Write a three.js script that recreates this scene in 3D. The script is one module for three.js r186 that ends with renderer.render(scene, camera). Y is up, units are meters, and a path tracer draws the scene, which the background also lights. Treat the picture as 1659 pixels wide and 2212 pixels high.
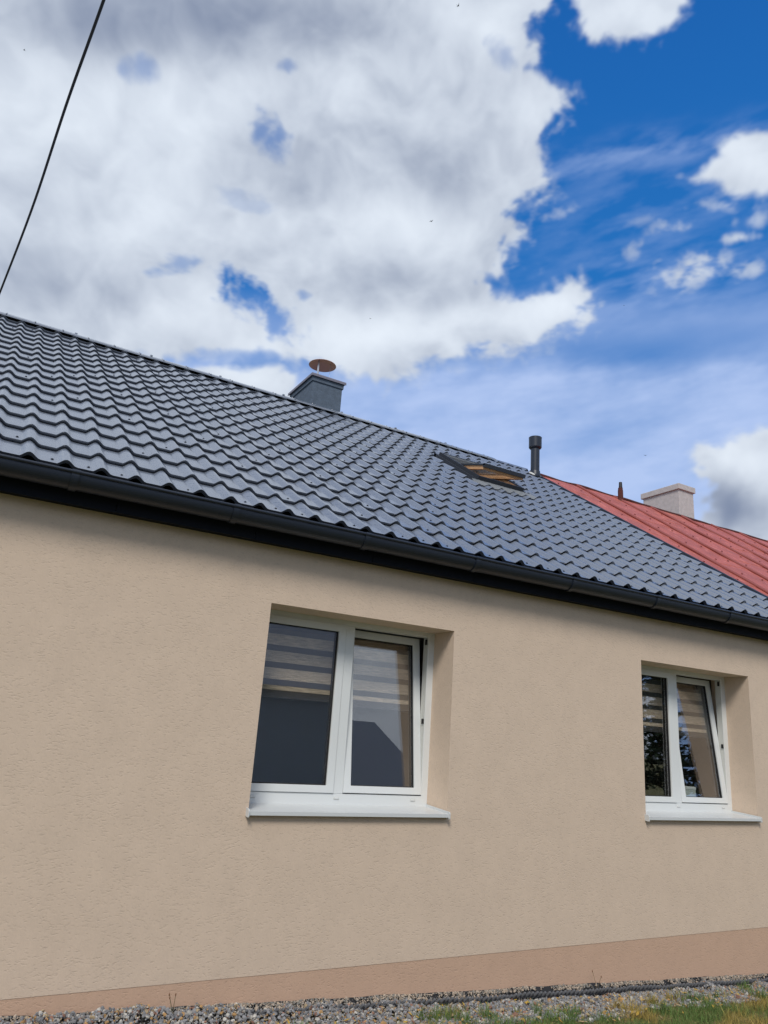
import * as THREE from 'three';
import { mergeGeometries } from 'three/addons/utils/BufferGeometryUtils.js';
import { RoundedBoxGeometry } from 'three/addons/geometries/RoundedBoxGeometry.js';
import { createNoise2D, createNoise3D } from 'simplex-noise';

// ---------------------------------------------------------------- camera
const W = 768, H = 1024;
const scene = new THREE.Scene();
const camera = new THREE.PerspectiveCamera(68.95, W / H, 0.05, 900);
camera.position.set(-0.4511, 1.6708, 5.0119);
camera.rotation.set(0.2916, -0.5088, 0.07, 'YXZ');
camera.updateMatrixWorld(true);
scene.add(camera);

const renderer = new THREE.WebGLRenderer({ antialias: true });
renderer.setSize(W, H);
renderer.toneMapping = THREE.LinearToneMapping;
renderer.toneMappingExposure = 1.22;
renderer.shadowMap.enabled = true;

// ---------------------------------------------------------------- random numbers and noise
function rng(seed) {
  let a = seed >>> 0;
  return () => { a = (a + 0x6D2B79F5) | 0; let t = Math.imul(a ^ (a >>> 15), 1 | a); t = (t + Math.imul(t ^ (t >>> 7), 61 | t)) ^ t; return ((t ^ (t >>> 14)) >>> 0) / 4294967296; };
}
const n3 = createNoise3D(rng(11)), n2 = createNoise2D(rng(12));
const clamp = (x, a = 0, b = 1) => Math.min(b, Math.max(a, x));
const sstep = (a, b, x) => { const t = clamp((x - a) / (b - a)); return t * t * (3 - 2 * t); };
const softClamp = t => 0.5 + 0.5 * Math.tanh(1.55 * (t - 0.5)) / Math.tanh(0.95);
const mix = (a, b, t) => a + (b - a) * t;
const lin = c => { c /= 255; return c <= 0.04045 ? c / 12.92 : Math.pow((c + 0.055) / 1.055, 2.4); };
const rgb = (r, g, b) => [lin(r), lin(g), lin(b)];
function fbm3(x, y, z, oct, gain = 0.5) { let s = 0, a = 1, t = 0; for (let i = 0; i < oct; i++) { s += a * n3(x, y, z); t += a; a *= gain; x *= 2.03; y *= 2.03; z *= 2.03; } return s / t; }
function puff3(x, y, z, oct) { let s = 0, a = 1, t = 0; for (let i = 0; i < oct; i++) { s += a * (0.62 - 1.9 * Math.abs(n3(x, y, z))); t += a; a *= 0.52; x *= 2.07; y *= 2.07; z *= 2.07; } return s / t; }
function fbm2(x, y, oct, gain = 0.5) { let s = 0, a = 1, t = 0; for (let i = 0; i < oct; i++) { s += a * n2(x, y); t += a; a *= gain; x *= 2.03; y *= 2.03; } return s / t; }

// ---------------------------------------------------------------- sky: air and clouds by direction
const FOC = 2913.3 / 1.8084;                       // focal length in the units the cloud outlines are written in
const camInv = new THREE.Matrix3().setFromMatrix4(camera.matrixWorld).transpose();
function polyDist(poly, x, y) {                   // signed distance, positive inside
  let inside = false, d = 1e9;
  for (let i = 0, j = poly.length - 1; i < poly.length; j = i++) {
    const [xi, yi] = poly[i], [xj, yj] = poly[j];
    if ((yi > y) !== (yj > y) && x < (xj - xi) * (y - yi) / (yj - yi) + xi) inside = !inside;
    const ex = xj - xi, ey = yj - yi, t = clamp(((x - xi) * ex + (y - yi) * ey) / (ex * ex + ey * ey));
    d = Math.min(d, Math.hypot(x - xi - t * ex, y - yi - t * ey));
  }
  return inside ? d : -d;
}
const CLOUDS = [
  { amp: 46, soft: 17, poly: [[-900, -900], [1215, -900], [1195, 0], [1150, 60], [1170, 105], [1135, 140], [1165, 168], [1226, 195], [1220, 240], [1186, 300], [1172, 350], [1188, 395], [1135, 428], [1105, 465], [1128, 500], [1088, 528], [1098, 570], [1080, 605], [1052, 612], [1062, 640], [1120, 652], [1185, 628], [1228, 598], [1247, 640], [1236, 700], [1180, 742], [1100, 765], [1000, 762], [900, 792], [850, 812], [740, 800], [650, 770], [590, 752], [500, 768], [400, 775], [250, 800], [-900, 800]] },
  { amp: 22, soft: 12, poly: [[400, 850], [440, 815], [480, 803], [530, 800], [600, 788], [636, 812], [640, 870], [560, 960], [400, 900]] },
  { amp: 34, soft: 16, poly: [[1205, -160], [1480, -160], [1478, 25], [1440, 45], [1400, 66], [1362, 86], [1325, 66], [1292, 84], [1255, 48]] },
  { amp: 24, soft: 15, poly: [[1478, 382], [1530, 352], [1560, 312], [1600, 290], [1720, 275], [1820, 330], [1760, 400], [1620, 398], [1570, 410], [1540, 390]] },
  { amp: 26, soft: 11, poly: [[1508, 966], [1545, 972], [1590, 940], [1640, 928], [1800, 935], [1860, 1240], [1600, 1215], [1510, 1170], [1540, 1060], [1518, 1010]] },
];
const HOLES = [                                    // [x, y, rx, ry, turn, strength, amp]
  [550, 646, 98, 36, 0.62, 1.15, 1.0], [602, 702, 40, 24, 0.5, 0.9, 1.0], [575, 292, 30, 44, -0.3, 0.66, 0.9], [300, 150, 42, 30, 0.2, 0.5, 0.6], [618, 134, 24, 17, 0.2, 0.6, 0.8],
  [1062, 612, 24, 14, 0.5, 0.8, 0.8], [520, 435, 60, 16, 0.3, 0.22, 1.1], [390, 570, 44, 16, -0.2, 0.5, 1.2], [520, 772, 90, 16, 0.0, 0.75, 0.9], [1000, 775, 70, 10, 0.1, 0.6, 0.9], [655, 632, 12, 10, 0, 0.6, 0.8], [1085, 105, 34, 26, 0.9, 0.4, 0.8],
];
const WISPS = [                                    // [x, y, rx, ry, turn, opacity]
  [1490, 588, 66, 30, -0.25, 0.85], [1445, 494, 36, 16, -0.1, 0.6], [1585, 512, 36, 14, -0.1, 0.72], [1600, 588, 50, 18, -0.25, 0.6], [1357, 542, 26, 18, -0.3, 0.5], [1560, 440, 70, 14, 0.0, 0.38], [1640, 470, 60, 18, 0.0, 0.5], [1262, 690, 18, 32, 0.5, 0.85],
  [1215, 455, 40, 12, -0.3, 0.34], [1172, 575, 10, 12, 0, 0.3], [1380, 478, 30, 9, -0.3, 0.22],
];
const SHADE = [                                    // [x, y, rx, ry, turn, amount]: the clouds' own grey bases (minus) and bright billows (plus)
  [330, 20, 420, 90, -0.05, -0.62], [700, 60, 240, 80, 0.1, -0.34], [1000, 240, 190, 200, 0.3, -0.14], [860, 300, 190, 140, 0, -0.14], [1010, 380, 160, 90, 0.2, -0.06], [900, 600, 200, 60, 0.1, -0.20], [1010, 655, 120, 36, 0.1, -0.22], [60, 560, 120, 80, 0, -0.34], [250, 640, 160, 60, 0.2, -0.2], [620, 400, 110, 120, 0.2, -0.2], [330, 90, 200, 60, 0.1, -0.2],
  [100, 260, 150, 110, 0, 0.3], [370, 290, 120, 90, 0, 0.28], [300, 470, 160, 90, 0, 0.2], [800, 480, 140, 70, 0, 0.26], [920, 520, 100, 50, 0, 0.18], [960, 700, 190, 36, -0.12, 0.46], [1190, 660, 60, 50, -0.6, 0.4], [760, 730, 120, 50, 0, 0.3], [560, 810, 90, 40, 0, 0.5], [430, 690, 130, 60, 0, 0.3], [1050, 40, 130, 60, 0, 0.3], [1130, 220, 70, 60, 0, 0.25], [1350, 20, 130, 50, 0, 0.3], [1600, 330, 110, 50, 0, 0.42], [1625, 985, 90, 60, 0, 0.55], [1590, 1110, 110, 60, 0.1, -0.75], [1560, 1060, 40, 50, 0.1, -0.2], [520, 120, 120, 50, 0, -0.1], [780, 180, 140, 60, 0, 0.12],
];
const bump = (b, x, y) => { const dx = x - b[0], dy = y - b[1], c = Math.cos(b[4]), s = Math.sin(b[4]); const u = (dx * c + dy * s) / b[2], v = (-dx * s + dy * c) / b[3]; return u * u + v * v; };
const AIR_HI = rgb(24, 85, 157), AIR_MID = rgb(36, 106, 177), AIR_LOW = rgb(122, 158, 208), WHITE = rgb(210, 218, 228), GREY = rgb(116, 128, 152), VEIL = rgb(172, 190, 226);
function skyColor(dx, dy, dz, out) {
  const el = Math.asin(clamp(dy, -1, 1)) * 180 / Math.PI;
  // camera-view coordinates of this direction (only used to lay the outlines out on the sphere)
  const e = camInv.elements;
  const vx = e[0] * dx + e[3] * dy + e[6] * dz, vy = e[1] * dx + e[4] * dy + e[7] * dz, vz = -(e[2] * dx + e[5] * dy + e[8] * dz);
  let x = 1e5, y = 1e5, w = 0;
  if (vz > 0.12) { x = 829.5 + FOC * vx / vz; y = 1106 - FOC * vy / vz; w = 1 - sstep(700, 2000, Math.max(-x, x - 1659, -y, 0)); }
  const fine = w > 0.75;
  // domain warp, then ragged noise
  const f = 5.2;
  const wx = fbm3(dx * f + 3.1, dy * f, dz * f, fine ? 3 : 2), wy = fbm3(dx * f, dy * f + 7.7, dz * f, fine ? 3 : 2);
  const qx = dx + 0.035 * wx, qy = dy + 0.035 * wy, qz = dz - 0.03 * wx;
  const edge = fbm3(qx * 11, qy * 11, qz * 11, fine ? 7 : 4, 0.6);
  const tuft = fine ? fbm3(qx * 27 + 5, qy * 27, qz * 27, 5, 0.62) : 0;
  const puff = fine ? puff3(qx * 9 + 1, qy * 9 + 2, qz * 9, 5) : 0;
  const big = fbm3(qx * 3.1 + 9, qy * 3.1, qz * 3.1, fine ? 5 : 4, 0.52);
  let alpha = sstep(-0.22, 0.1, fbm3(dx * 1.9 + 4, dy * 1.9 + 1, dz * 1.9, 2) + 0.55 * edge + 0.12), shade = 0.12 + 0.5 * big;
  let veil = 0.25 * sstep(40, 12, el);
  if (w > 0) {
    const X = x + 24 * wx + 10 * n3(dx * 60, dy * 60, dz * 60), Y = y + 20 * wy;
    let a = 0;
    for (const c of CLOUDS) { const d = polyDist(c.poly, X, Y); if (d > -170) { const q = d + 9 + 0.55 * c.amp * edge + 0.34 * c.amp * tuft + 0.5 * c.amp * puff; a = Math.max(a, sstep(-c.soft * 0.7, c.soft * 1.3, q), 0.20 * sstep(-c.amp * 0.55, c.soft * 0.5, q + c.amp * 0.7 * tuft)); } }
    for (const h of HOLES) { const q = bump(h, X, Y); if (q < 9) a *= 1 - Math.min(1, h[5] * sstep(2.2, -0.4, q - h[6] * (1.1 * edge + 1.7 * tuft))); }
    let wi = 0;
    for (const h of WISPS) { const q = bump(h, X, Y); if (q < 8) wi = Math.max(wi, 1.15 * h[5] * Math.exp(-0.5 * q) * sstep(-0.35, 0.85, 0.9 * edge + 1.5 * tuft + 0.42 - 0.36 * q)); }
    let sh = 0.06;
    for (const s of SHADE) { const q = bump(s, X, Y); if (q < 9) sh += s[5] * Math.exp(-q); }
    const streak = 0.6 * fbm3(dx * 5 + dy * 2, dy * 15 - dx * 4, dz * 5, 4) + 0.3 * edge;
    let v = sstep(600, 700, Y + 22 * streak) * 0.38 + sstep(760, 840, Y + 40 * streak) * 0.42;
    v *= 1 - 0.55 * Math.exp(-bump([1390, 752, 200, 34, -0.08], X, Y + 22 * streak)) ;
    v *= 1 - 0.35 * Math.exp(-bump([1330, 930, 160, 46, -0.1], X, Y + 22 * streak));
    v *= 0.95 + 0.45 * streak;
    const cir = fbm3(dx * 9 + dy * 5, dy * 30 - dx * 8, dz * 9, 5, 0.6);
    v += 0.34 * Math.exp(-bump([1440, 318, 330, 34, -0.22], X, Y + 10 * cir)) * clamp(0.45 + 1.1 * cir) + 0.20 * Math.exp(-bump([1420, 440, 290, 90, -0.12], X, Y)) * clamp(0.35 + 1.2 * cir) + 0.30 * Math.exp(-bump([1440, 600, 300, 70, -0.12], X, Y)) * clamp(0.5 + 1.2 * cir);
    v += 0.16 * sstep(700, 840, Y) * cir;
    const a2 = a + (1 - a) * wi;
    alpha = mix(alpha, a2, w); shade = mix(shade, sh, w); veil = mix(veil, clamp(v, 0, 0.85), w);
  }
  const t1 = sstep(60, 26, el), t2 = sstep(34, 8, el);
  const k = fbm3(qx * 7 + 2, qy * 7, qz * 7 + 5, fine ? 6 : 4, 0.46);
  // billows: the side of each swelling that faces the light is brighter
  const k2 = fine ? fbm3(qx * 7 + 2 - 0.10, qy * 7 + 0.16, qz * 7 + 5 + 0.10, 6, 0.46) : k, r2 = fine ? fbm3(qx * 19 - 0.16, qy * 19 + 0.25, qz * 19 + 0.16, 4, 0.6) - fbm3(qx * 19, qy * 19, qz * 19, 4, 0.6) : 0;
  const lum = softClamp(0.66 + shade * 0.78 + 0.10 * k + 0.22 * (k - k2) - 0.04 * r2 + 0.06 * big + 0.04 * edge + 0.05 * tuft + 0.09 * puff);
  for (let i = 0; i < 3; i++) {
    let c = mix(mix(AIR_HI[i], AIR_MID[i], t1), AIR_LOW[i], t2);
    c = mix(c, VEIL[i], veil);
    const cl = mix(GREY[i], WHITE[i], lum);
    out[i] = mix(c, cl, alpha * 0.985);
  }
}
const SW = 2048, SH = 2048, skyData = new Uint16Array(SW * SH * 4);
{
  const c = [0, 0, 0], half = THREE.DataUtils.toHalfFloat, one = half(1);
  for (let j = 0; j < SH; j++) {
    const v = (j + 0.5) / SH, lat = (v - 0.5) * Math.PI, sy = Math.sin(Math.max(lat, 0.002)), cy = Math.cos(lat);
    if (lat < -0.01) { for (let i = 0; i < SW; i++) { const o = (j * SW + i) * 4; skyData[o] = half(0.30); skyData[o + 1] = half(0.36); skyData[o + 2] = half(0.46); skyData[o + 3] = one; } continue; }
    for (let i = 0; i < SW; i++) {
      const lon = ((i + 0.5) / SW - 0.5) * 2 * Math.PI;
      skyColor(cy * Math.cos(lon), sy, cy * Math.sin(lon), c);
      const o = (j * SW + i) * 4;
      skyData[o] = half(c[0]); skyData[o + 1] = half(c[1]); skyData[o + 2] = half(c[2]); skyData[o + 3] = one;
    }
  }
}
const sky = new THREE.DataTexture(skyData, SW, SH, THREE.RGBAFormat, THREE.HalfFloatType);
sky.mapping = THREE.EquirectangularReflectionMapping; sky.magFilter = THREE.LinearFilter; sky.minFilter = THREE.LinearFilter; sky.colorSpace = THREE.LinearSRGBColorSpace; sky.needsUpdate = true;
scene.background = sky; scene.environment = sky;
scene.backgroundIntensity = 1; scene.environmentIntensity = 1;

// ---------------------------------------------------------------- sun behind thin cloud, in front of the wall and to the left
const sun = new THREE.DirectionalLight(new THREE.Color(1.0, 0.95, 0.87), 2.0);
sun.position.set(-13, 29, 22); sun.target.position.set(3, 2, 0);
sun.castShadow = true; sun.shadow.radius = 34; sun.shadow.mapSize.set(2048, 2048);
Object.assign(sun.shadow.camera, { left: -25, right: 25, top: 25, bottom: -25, near: 1, far: 80 });
scene.add(sun); scene.add(sun.target);

// ---------------------------------------------------------------- helpers
const taken = {};
function numbered(n) { const k = taken[n] = (taken[n] ?? -1) + 1; return k ? n + '_' + String(k).padStart(3, '0') : n; }
function thing(name, label, category, pos = [0, 0, 0], group) {
  const o = new THREE.Group(); o.name = numbered(name); o.position.set(...pos); o.userData = { label, category }; if (group) o.userData.group = group; scene.add(o); return o;
}
function part(name, geo, mat, parent, label) {
  const m = new THREE.Mesh(geo, mat); m.name = name; m.castShadow = m.receiveShadow = true; if (label) m.userData.label = label; parent.add(m); return m;
}
function single(name, geo, mat, label, category, group) { const m = part(numbered(name), geo, mat, scene); m.userData = { label, category }; if (group) m.userData.group = group; return m; }
function setting(name, geo, mat, kind = 'structure') { const m = part(name, geo, mat, scene); m.userData = { kind }; return m; }
function box(x0, x1, y0, y1, z0, z1, r = 0) {
  const g = r ? new RoundedBoxGeometry(x1 - x0, y1 - y0, z1 - z0, 2, r) : new THREE.BoxGeometry(x1 - x0, y1 - y0, z1 - z0);
  g.translate((x0 + x1) / 2, (y0 + y1) / 2, (z0 + z1) / 2);
  // uv in metres
  const p = g.attributes.position, n = g.attributes.normal, uv = g.attributes.uv;
  for (let i = 0; i < p.count; i++) { const ax = Math.abs(n.getX(i)), ay = Math.abs(n.getY(i)); if (ax > 0.7) uv.setXY(i, p.getZ(i), p.getY(i)); else if (ay > 0.7) uv.setXY(i, p.getX(i), p.getZ(i)); else uv.setXY(i, p.getX(i), p.getY(i)); }
  return g;
}
const merge = list => mergeGeometries(list.map(g => g.index ? g.toNonIndexed() : g).map(g => { for (const k of Object.keys(g.attributes)) if (!['position', 'normal', 'uv'].includes(k)) g.deleteAttribute(k); return g; }));
const std = (c, o = {}) => new THREE.MeshStandardMaterial({ color: Array.isArray(c) ? new THREE.Color().setRGB(...c) : c, roughness: 0.8, ...o });
function tex(w, h, fn, o = {}) {                    // fn(u, v) -> [r, g, b] 0..255
  const d = new Uint8Array(w * h * 4);
  for (let j = 0; j < h; j++) for (let i = 0; i < w; i++) { const c = fn(i / w, j / h, i, j), k = (j * w + i) * 4; d[k] = clamp(c[0], 0, 255); d[k + 1] = clamp(c[1], 0, 255); d[k + 2] = clamp(c[2], 0, 255); d[k + 3] = 255; }
  const t = new THREE.DataTexture(d, w, h); t.wrapS = t.wrapT = THREE.RepeatWrapping; t.magFilter = THREE.LinearFilter; t.minFilter = THREE.LinearMipmapLinearFilter; t.generateMipmaps = true;
  if (o.color) t.colorSpace = THREE.SRGBColorSpace; if (o.repeat) t.repeat.set(...o.repeat); t.needsUpdate = true; return t;
}
// noise that repeats over the unit square
function tile2(fx, fy, seed) {
  const n = (u, v) => n2(u * fx + seed * 17.3, v * fy - seed * 9.1), B = 0.12, e = t => t > 1 - B ? (t - 1 + B) / B : 0;
  const row = (u, v) => { const w = e(u); return w ? mix(n(u, v), n(u - 1, v), w) : n(u, v); };
  return (u, v) => { const w = e(v); return w ? mix(row(u, v), row(u, v - 1), w) : row(u, v); };
}

// ---------------------------------------------------------------- materials
// rustic render: short, roughly level scratches torn by the float
const PX = 1536, PM = 2.6;
const scratch = new Float32Array(PX * PX);
{
  const r = rng(77);
  for (let k = 0; k < 15000; k++) {
    const cx = r() * PX, cy = r() * PX, dens = 0.5 + 0.5 * n2(cx / 260, cy / 190);
    if (r() > 0.25 + dens) continue;
    const len = 5 + r() * r() * 26, ang = (r() - 0.5) * 0.5, dep = 0.35 + 0.65 * r(), wd = 0.9 + r() * 0.9;
    for (let s = -len / 2; s <= len / 2; s += 0.7) {
      const px = cx + s * Math.cos(ang), py = cy + s * Math.sin(ang) + 2.2 * n2(cx + s / 9, cy), fall = 1 - Math.abs(2 * s / len) ** 2;
      for (let q = -3; q <= 3; q++) { const iy = ((Math.round(py) + q) % PX + PX) % PX, ix = ((Math.round(px)) % PX + PX) % PX; const d = Math.abs(Math.round(py) + q - py) / wd, a = dep * fall * Math.exp(-d * d); const o = iy * PX + ix; if (a > scratch[o]) scratch[o] = a; }
    }
  }
}
const blotA = tile2(7, 7, 1.3), blotB = tile2(30, 22, 4.1), blotC = tile2(120, 90, 8.8), blotD = tile2(420, 300, 5.2);
const plasterBump = tex(PX, PX, (u, v, i, j) => { const o = j * PX + i; const h = 185 - 150 * scratch[o] + 7 * blotC(u, v) + 8 * blotD(u, v); return [h, h, h]; }, { repeat: [1 / PM, 1 / PM] });
const plasterTint = (r, g, b, streakAmt) => tex(PX, PX, (u, v, i, j) => { const o = j * PX + i; const k = 1 + 0.010 * blotA(u, v) + 0.008 * blotB(u, v) + 0.010 * blotC(u, v) + 0.02 * blotD(u, v) - streakAmt * scratch[o]; return [r * k, g * k, b * k]; }, { color: true, repeat: [1 / PM, 1 / PM] });
const M = {};
M.wall = std(0xffffff, { map: plasterTint(210, 189, 168, 0.05), bumpMap: plasterBump, bumpScale: 0.0021, roughness: 0.95 });
M.plinth = std(0xffffff, { map: plasterTint(197, 165, 141, 0.03), bumpMap: plasterBump, bumpScale: 0.0022, roughness: 0.95 });
const rn = tile2(26, 26, 2.2), rn2 = tile2(5, 5, 6.2);
const roofRough = tex(256, 256, (u, v) => { const k = 128 + 26 * rn(u, v) + 24 * rn2(u, v); return [k, k, k]; }, { repeat: [0.7, 0.7] });
M.roof = new THREE.MeshPhysicalMaterial({ color: new THREE.Color().setRGB(0.142, 0.164, 0.205), roughness: 0.62, roughnessMap: roofRough, ior: 2.0, clearcoat: 1, clearcoatRoughness: 0.26 });
M.dark = std([0.022, 0.026, 0.036], { roughness: 0.55 });
M.gutter = std([0.014, 0.020, 0.034], { roughness: 0.42 });
M.fascia = new THREE.MeshPhysicalMaterial({ color: new THREE.Color().setRGB(0.008, 0.010, 0.016), roughness: 0.8, specularIntensity: 0.35 });
M.black = std([0.01, 0.01, 0.012], { roughness: 0.9 });
M.pvc = std([0.72, 0.74, 0.73], { roughness: 0.32 });
M.pvcEdge = std([0.58, 0.58, 0.54], { roughness: 0.5 });
M.gasket = std([0.012, 0.012, 0.013], { roughness: 0.7 });
M.sill = std([0.62, 0.64, 0.64], { roughness: 0.35 });
M.glass = new THREE.MeshPhysicalMaterial({ color: 0xffffff, transmission: 1, thickness: 0, roughness: 0, ior: 2.25 });
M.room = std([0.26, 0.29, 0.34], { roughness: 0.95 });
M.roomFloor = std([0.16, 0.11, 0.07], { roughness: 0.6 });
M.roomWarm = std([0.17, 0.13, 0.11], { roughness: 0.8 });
const weave = tile2(6, 420, 3.3), weave2 = tile2(40, 260, 7.3);
M.fabric = std(0xffffff, { map: tex(512, 512, (u, v) => { const k = 1 + 0.26 * weave(u, v) + 0.12 * weave2(u, v); return [190 * k, 176 * k, 154 * k]; }, { color: true, repeat: [1.4, 1.4] }), roughness: 0.95 });
M.fabricSheer = new THREE.MeshPhysicalMaterial({ color: new THREE.Color().setRGB(0.30, 0.29, 0.275), roughness: 0.6, transmission: 0.8, thickness: 0, ior: 1.2, side: THREE.DoubleSide });
M.fabricDark = std([0.05, 0.05, 0.052], { roughness: 0.8 });
const wg = tile2(5, 90, 1.9), wg2 = tile2(14, 240, 5.5);
M.wood = std(0xffffff, { map: tex(256, 256, (u, v) => { const k = 1 + 0.10 * wg(u, v) + 0.07 * wg2(u, v); return [206 * k, 158 * k, 112 * k]; }, { color: true, repeat: [1, 1] }), roughness: 0.55 });
const ch1 = tile2(9, 9, 3.9), ch2 = tile2(40, 40, 9.1);
M.chimney = std(0xffffff, { map: tex(512, 512, (u, v) => { const k = 1 + 0.06 * ch1(u, v) + 0.07 * ch2(u, v); return [86 * k, 98 * k, 112 * k]; }, { color: true, repeat: [0.8, 0.8] }), bumpMap: plasterBump, bumpScale: 0.004, roughness: 0.9 });
M.chimneyCap = std([0.20, 0.19, 0.23], { roughness: 0.5 });
M.copper = std([0.60, 0.34, 0.26], { roughness: 0.42, metalness: 0.3 });
M.steel = std([0.55, 0.55, 0.56], { roughness: 0.35, metalness: 0.8 });
M.mortar = std(0xffffff, { map: tex(512, 512, (u, v) => { const k = 1 + 0.035 * ch1(u, v) + 0.015 * ch2(u, v); return [186 * k, 180 * k, 178 * k]; }, { color: true, repeat: [0.9, 0.9] }), bumpMap: plasterBump, bumpScale: 0.0006, roughness: 0.95 });
const rd1 = tile2(5, 5, 2.7), rd2 = tile2(24, 10, 6.6), rd3 = tile2(90, 60, 8.4);
const redTex = tex(512, 512, (u, v) => { const k = 1 + 0.06 * rd1(u, v) + 0.05 * rd2(u, v) + 0.05 * rd3(u, v), f = clamp(rd2(u, v) * 1.6 - 1.0) * 60; return [176 * k + f, 94 * k + f, 78 * k + f]; }, { color: true, repeat: [0.31, 0.31] });
M.red = std(0xffffff, { map: redTex, roughness: 0.55 });
M.redSeam = std([0.27, 0.07, 0.06], { roughness: 0.6 });
M.rust = std(0xffffff, { map: tex(128, 128, (u, v) => { const k = rd3(u, v), q = rd2(u, v); return k + q > 0 ? [110, 48, 38] : [44, 34, 36]; }, { color: true, repeat: [6, 6] }), roughness: 0.9 });
M.cable = std([0.012, 0.012, 0.014], { roughness: 0.6 });
M.lead = std([0.20, 0.215, 0.23], { roughness: 0.5 });

// ---------------------------------------------------------------- ground
const slope = x => -0.046 * clamp(x, -9, 14);
const gTex = (() => { const a = tile2(8, 8, 1.1), b = tile2(60, 60, 2.1), c = tile2(160, 160, 3.1); return tex(1024, 1024, (u, v) => { const k = 1 + 0.2 * b(u, v) + 0.25 * c(u, v), t = clamp(0.5 + 0.7 * a(u, v) + 0.5 * b(u, v)); return [mix(74, 118, t) * k, mix(86, 104, t) * k, mix(36, 66, t) * k]; }, { color: true, repeat: [0.4, 0.4] }); })();
{
  const xs = [-420, -120, -40, -14, -9, -4, 0, 2, 4, 6, 8, 10, 12, 14, 20, 40, 120, 420], zs = [-420, -120, -40, -12, -0.6, 0.02, 0.5, 2, 6, 12, 24, 60, 160, 420];
  const pos = [], uv = [], idx = [];
  for (const z of zs) for (const x of xs) { pos.push(x, slope(x), z); uv.push(x, z); }
  for (let j = 0; j < zs.length - 1; j++) for (let i = 0; i < xs.length - 1; i++) { const a = j * xs.length + i; idx.push(a, a + xs.length, a + 1, a + 1, a + xs.length, a + xs.length + 1); }
  const g = new THREE.BufferGeometry(); g.setAttribute('position', new THREE.Float32BufferAttribute(pos, 3)); g.setAttribute('uv', new THREE.Float32BufferAttribute(uv, 2)); g.setIndex(idx); g.computeVertexNormals();
  setting('ground', g, std(0xffffff, { map: gTex, roughness: 1 }));
}
const grassEdge = x => 0.34 + 0.07 * n2(x * 1.3, 3) + 0.05 * n2(x * 5, 8) + 0.12 * sstep(3.2, 1.2, x) - 0.10 * sstep(4.2, 6.4, x);

// ================================================================ the house
const EY = 3.1856, EZ = 0.2, PT = 0.5802, SR = 6.1011, TW = 0.2148, TX0 = -0.2633, STEP = 0.35;
const C = Math.cos(PT), S = Math.sin(PT), XL = TX0 - 16.5 * TW, XR = TX0 + 38.5 * TW;
const RY = EY + SR * S, RZ = EZ - SR * C, ZB = 2 * RZ - 0;
const house = thing('house', 'cream rendered house with an anthracite metal tile roof and two white windows', 'house');
const OPEN = [[1.4764, 3.0782], [5.2518, 6.8593]], OT = 2.5305, OB = 1.13;
{
  const s = new THREE.Shape(); s.moveTo(XL + 0.2, 0.163); s.lineTo(XR - 0.01, 0.163); s.lineTo(XR - 0.01, 3.1); s.lineTo(XL + 0.2, 3.1); s.closePath();
  for (const [a, b] of OPEN) { const h = new THREE.Path(); h.moveTo(a, OB); h.lineTo(a, OT); h.lineTo(b, OT); h.lineTo(b, OB); h.closePath(); s.holes.push(h); }
  const g = new THREE.ExtrudeGeometry(s, { depth: 0.45, bevelEnabled: false }); g.translate(0, 0, -0.45);
  part('wall', g, M.wall, house);
  part('plinth', box(XL + 0.2, XR - 0.01, -0.9, 0.163, -0.45, -0.0025), M.plinth, house, 'pinkish brown plinth band at the foot of the wall');
  // gables and rear wall close the house
  const gs = new THREE.Shape(); gs.moveTo(-0.46, -0.9); gs.lineTo(-0.46, 2.85); gs.lineTo(RZ, RY - 0.35); gs.lineTo(ZB + 0.46, 2.85); gs.lineTo(ZB + 0.46, -0.9); gs.closePath();
  const gg = new THREE.ExtrudeGeometry(gs, { depth: 0.3, bevelEnabled: false }); gg.rotateY(-Math.PI / 2);
  for (const x of [XL + 0.5, XR - 0.01]) { const q = gg.clone(); q.translate(x, 0, 0); part('gable_wall', q, M.wall, house); }
  part('rear_wall', box(XL + 0.2, XR - 0.01, -0.9, 3.0, ZB, ZB + 0.45), M.wall, house);
  // rooms behind the windows
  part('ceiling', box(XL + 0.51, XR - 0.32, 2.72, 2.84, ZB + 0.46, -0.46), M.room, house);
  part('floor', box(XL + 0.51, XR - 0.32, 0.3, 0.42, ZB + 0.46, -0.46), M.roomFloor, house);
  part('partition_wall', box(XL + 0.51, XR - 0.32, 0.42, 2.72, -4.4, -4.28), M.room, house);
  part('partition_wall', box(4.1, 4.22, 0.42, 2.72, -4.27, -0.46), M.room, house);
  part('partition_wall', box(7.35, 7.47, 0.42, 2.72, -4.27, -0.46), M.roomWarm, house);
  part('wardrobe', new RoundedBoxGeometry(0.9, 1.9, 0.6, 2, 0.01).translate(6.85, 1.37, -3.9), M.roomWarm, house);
}
// ---- roof
const roof = new THREE.Group(); roof.name = 'roof'; roof.position.set(0, EY, EZ); roof.rotation.x = PT; house.add(roof);
const SKX0 = 5.255, SKX1 = 6.045, SKS0 = 3.45, SKS1 = 4.63;
{
  const s = new THREE.Shape(); s.moveTo(XL, 0.03); s.lineTo(XR - 0.02, 0.03); s.lineTo(XR - 0.02, 6.05); s.lineTo(XL, 6.05); s.closePath();
  const h = new THREE.Path(); h.moveTo(SKX0 + 0.05, SKS0 + 0.05); h.lineTo(SKX0 + 0.05, SKS1 - 0.05); h.lineTo(SKX1 - 0.05, SKS1 - 0.05); h.lineTo(SKX1 - 0.05, SKS0 + 0.05); h.closePath(); s.holes.push(h);
  const g = new THREE.ExtrudeGeometry(s, { depth: 0.05, bevelEnabled: false }); g.rotateX(-Math.PI / 2); g.translate(0, -0.115, 0);
  part('roof_deck', g, M.black, roof);
}
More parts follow.
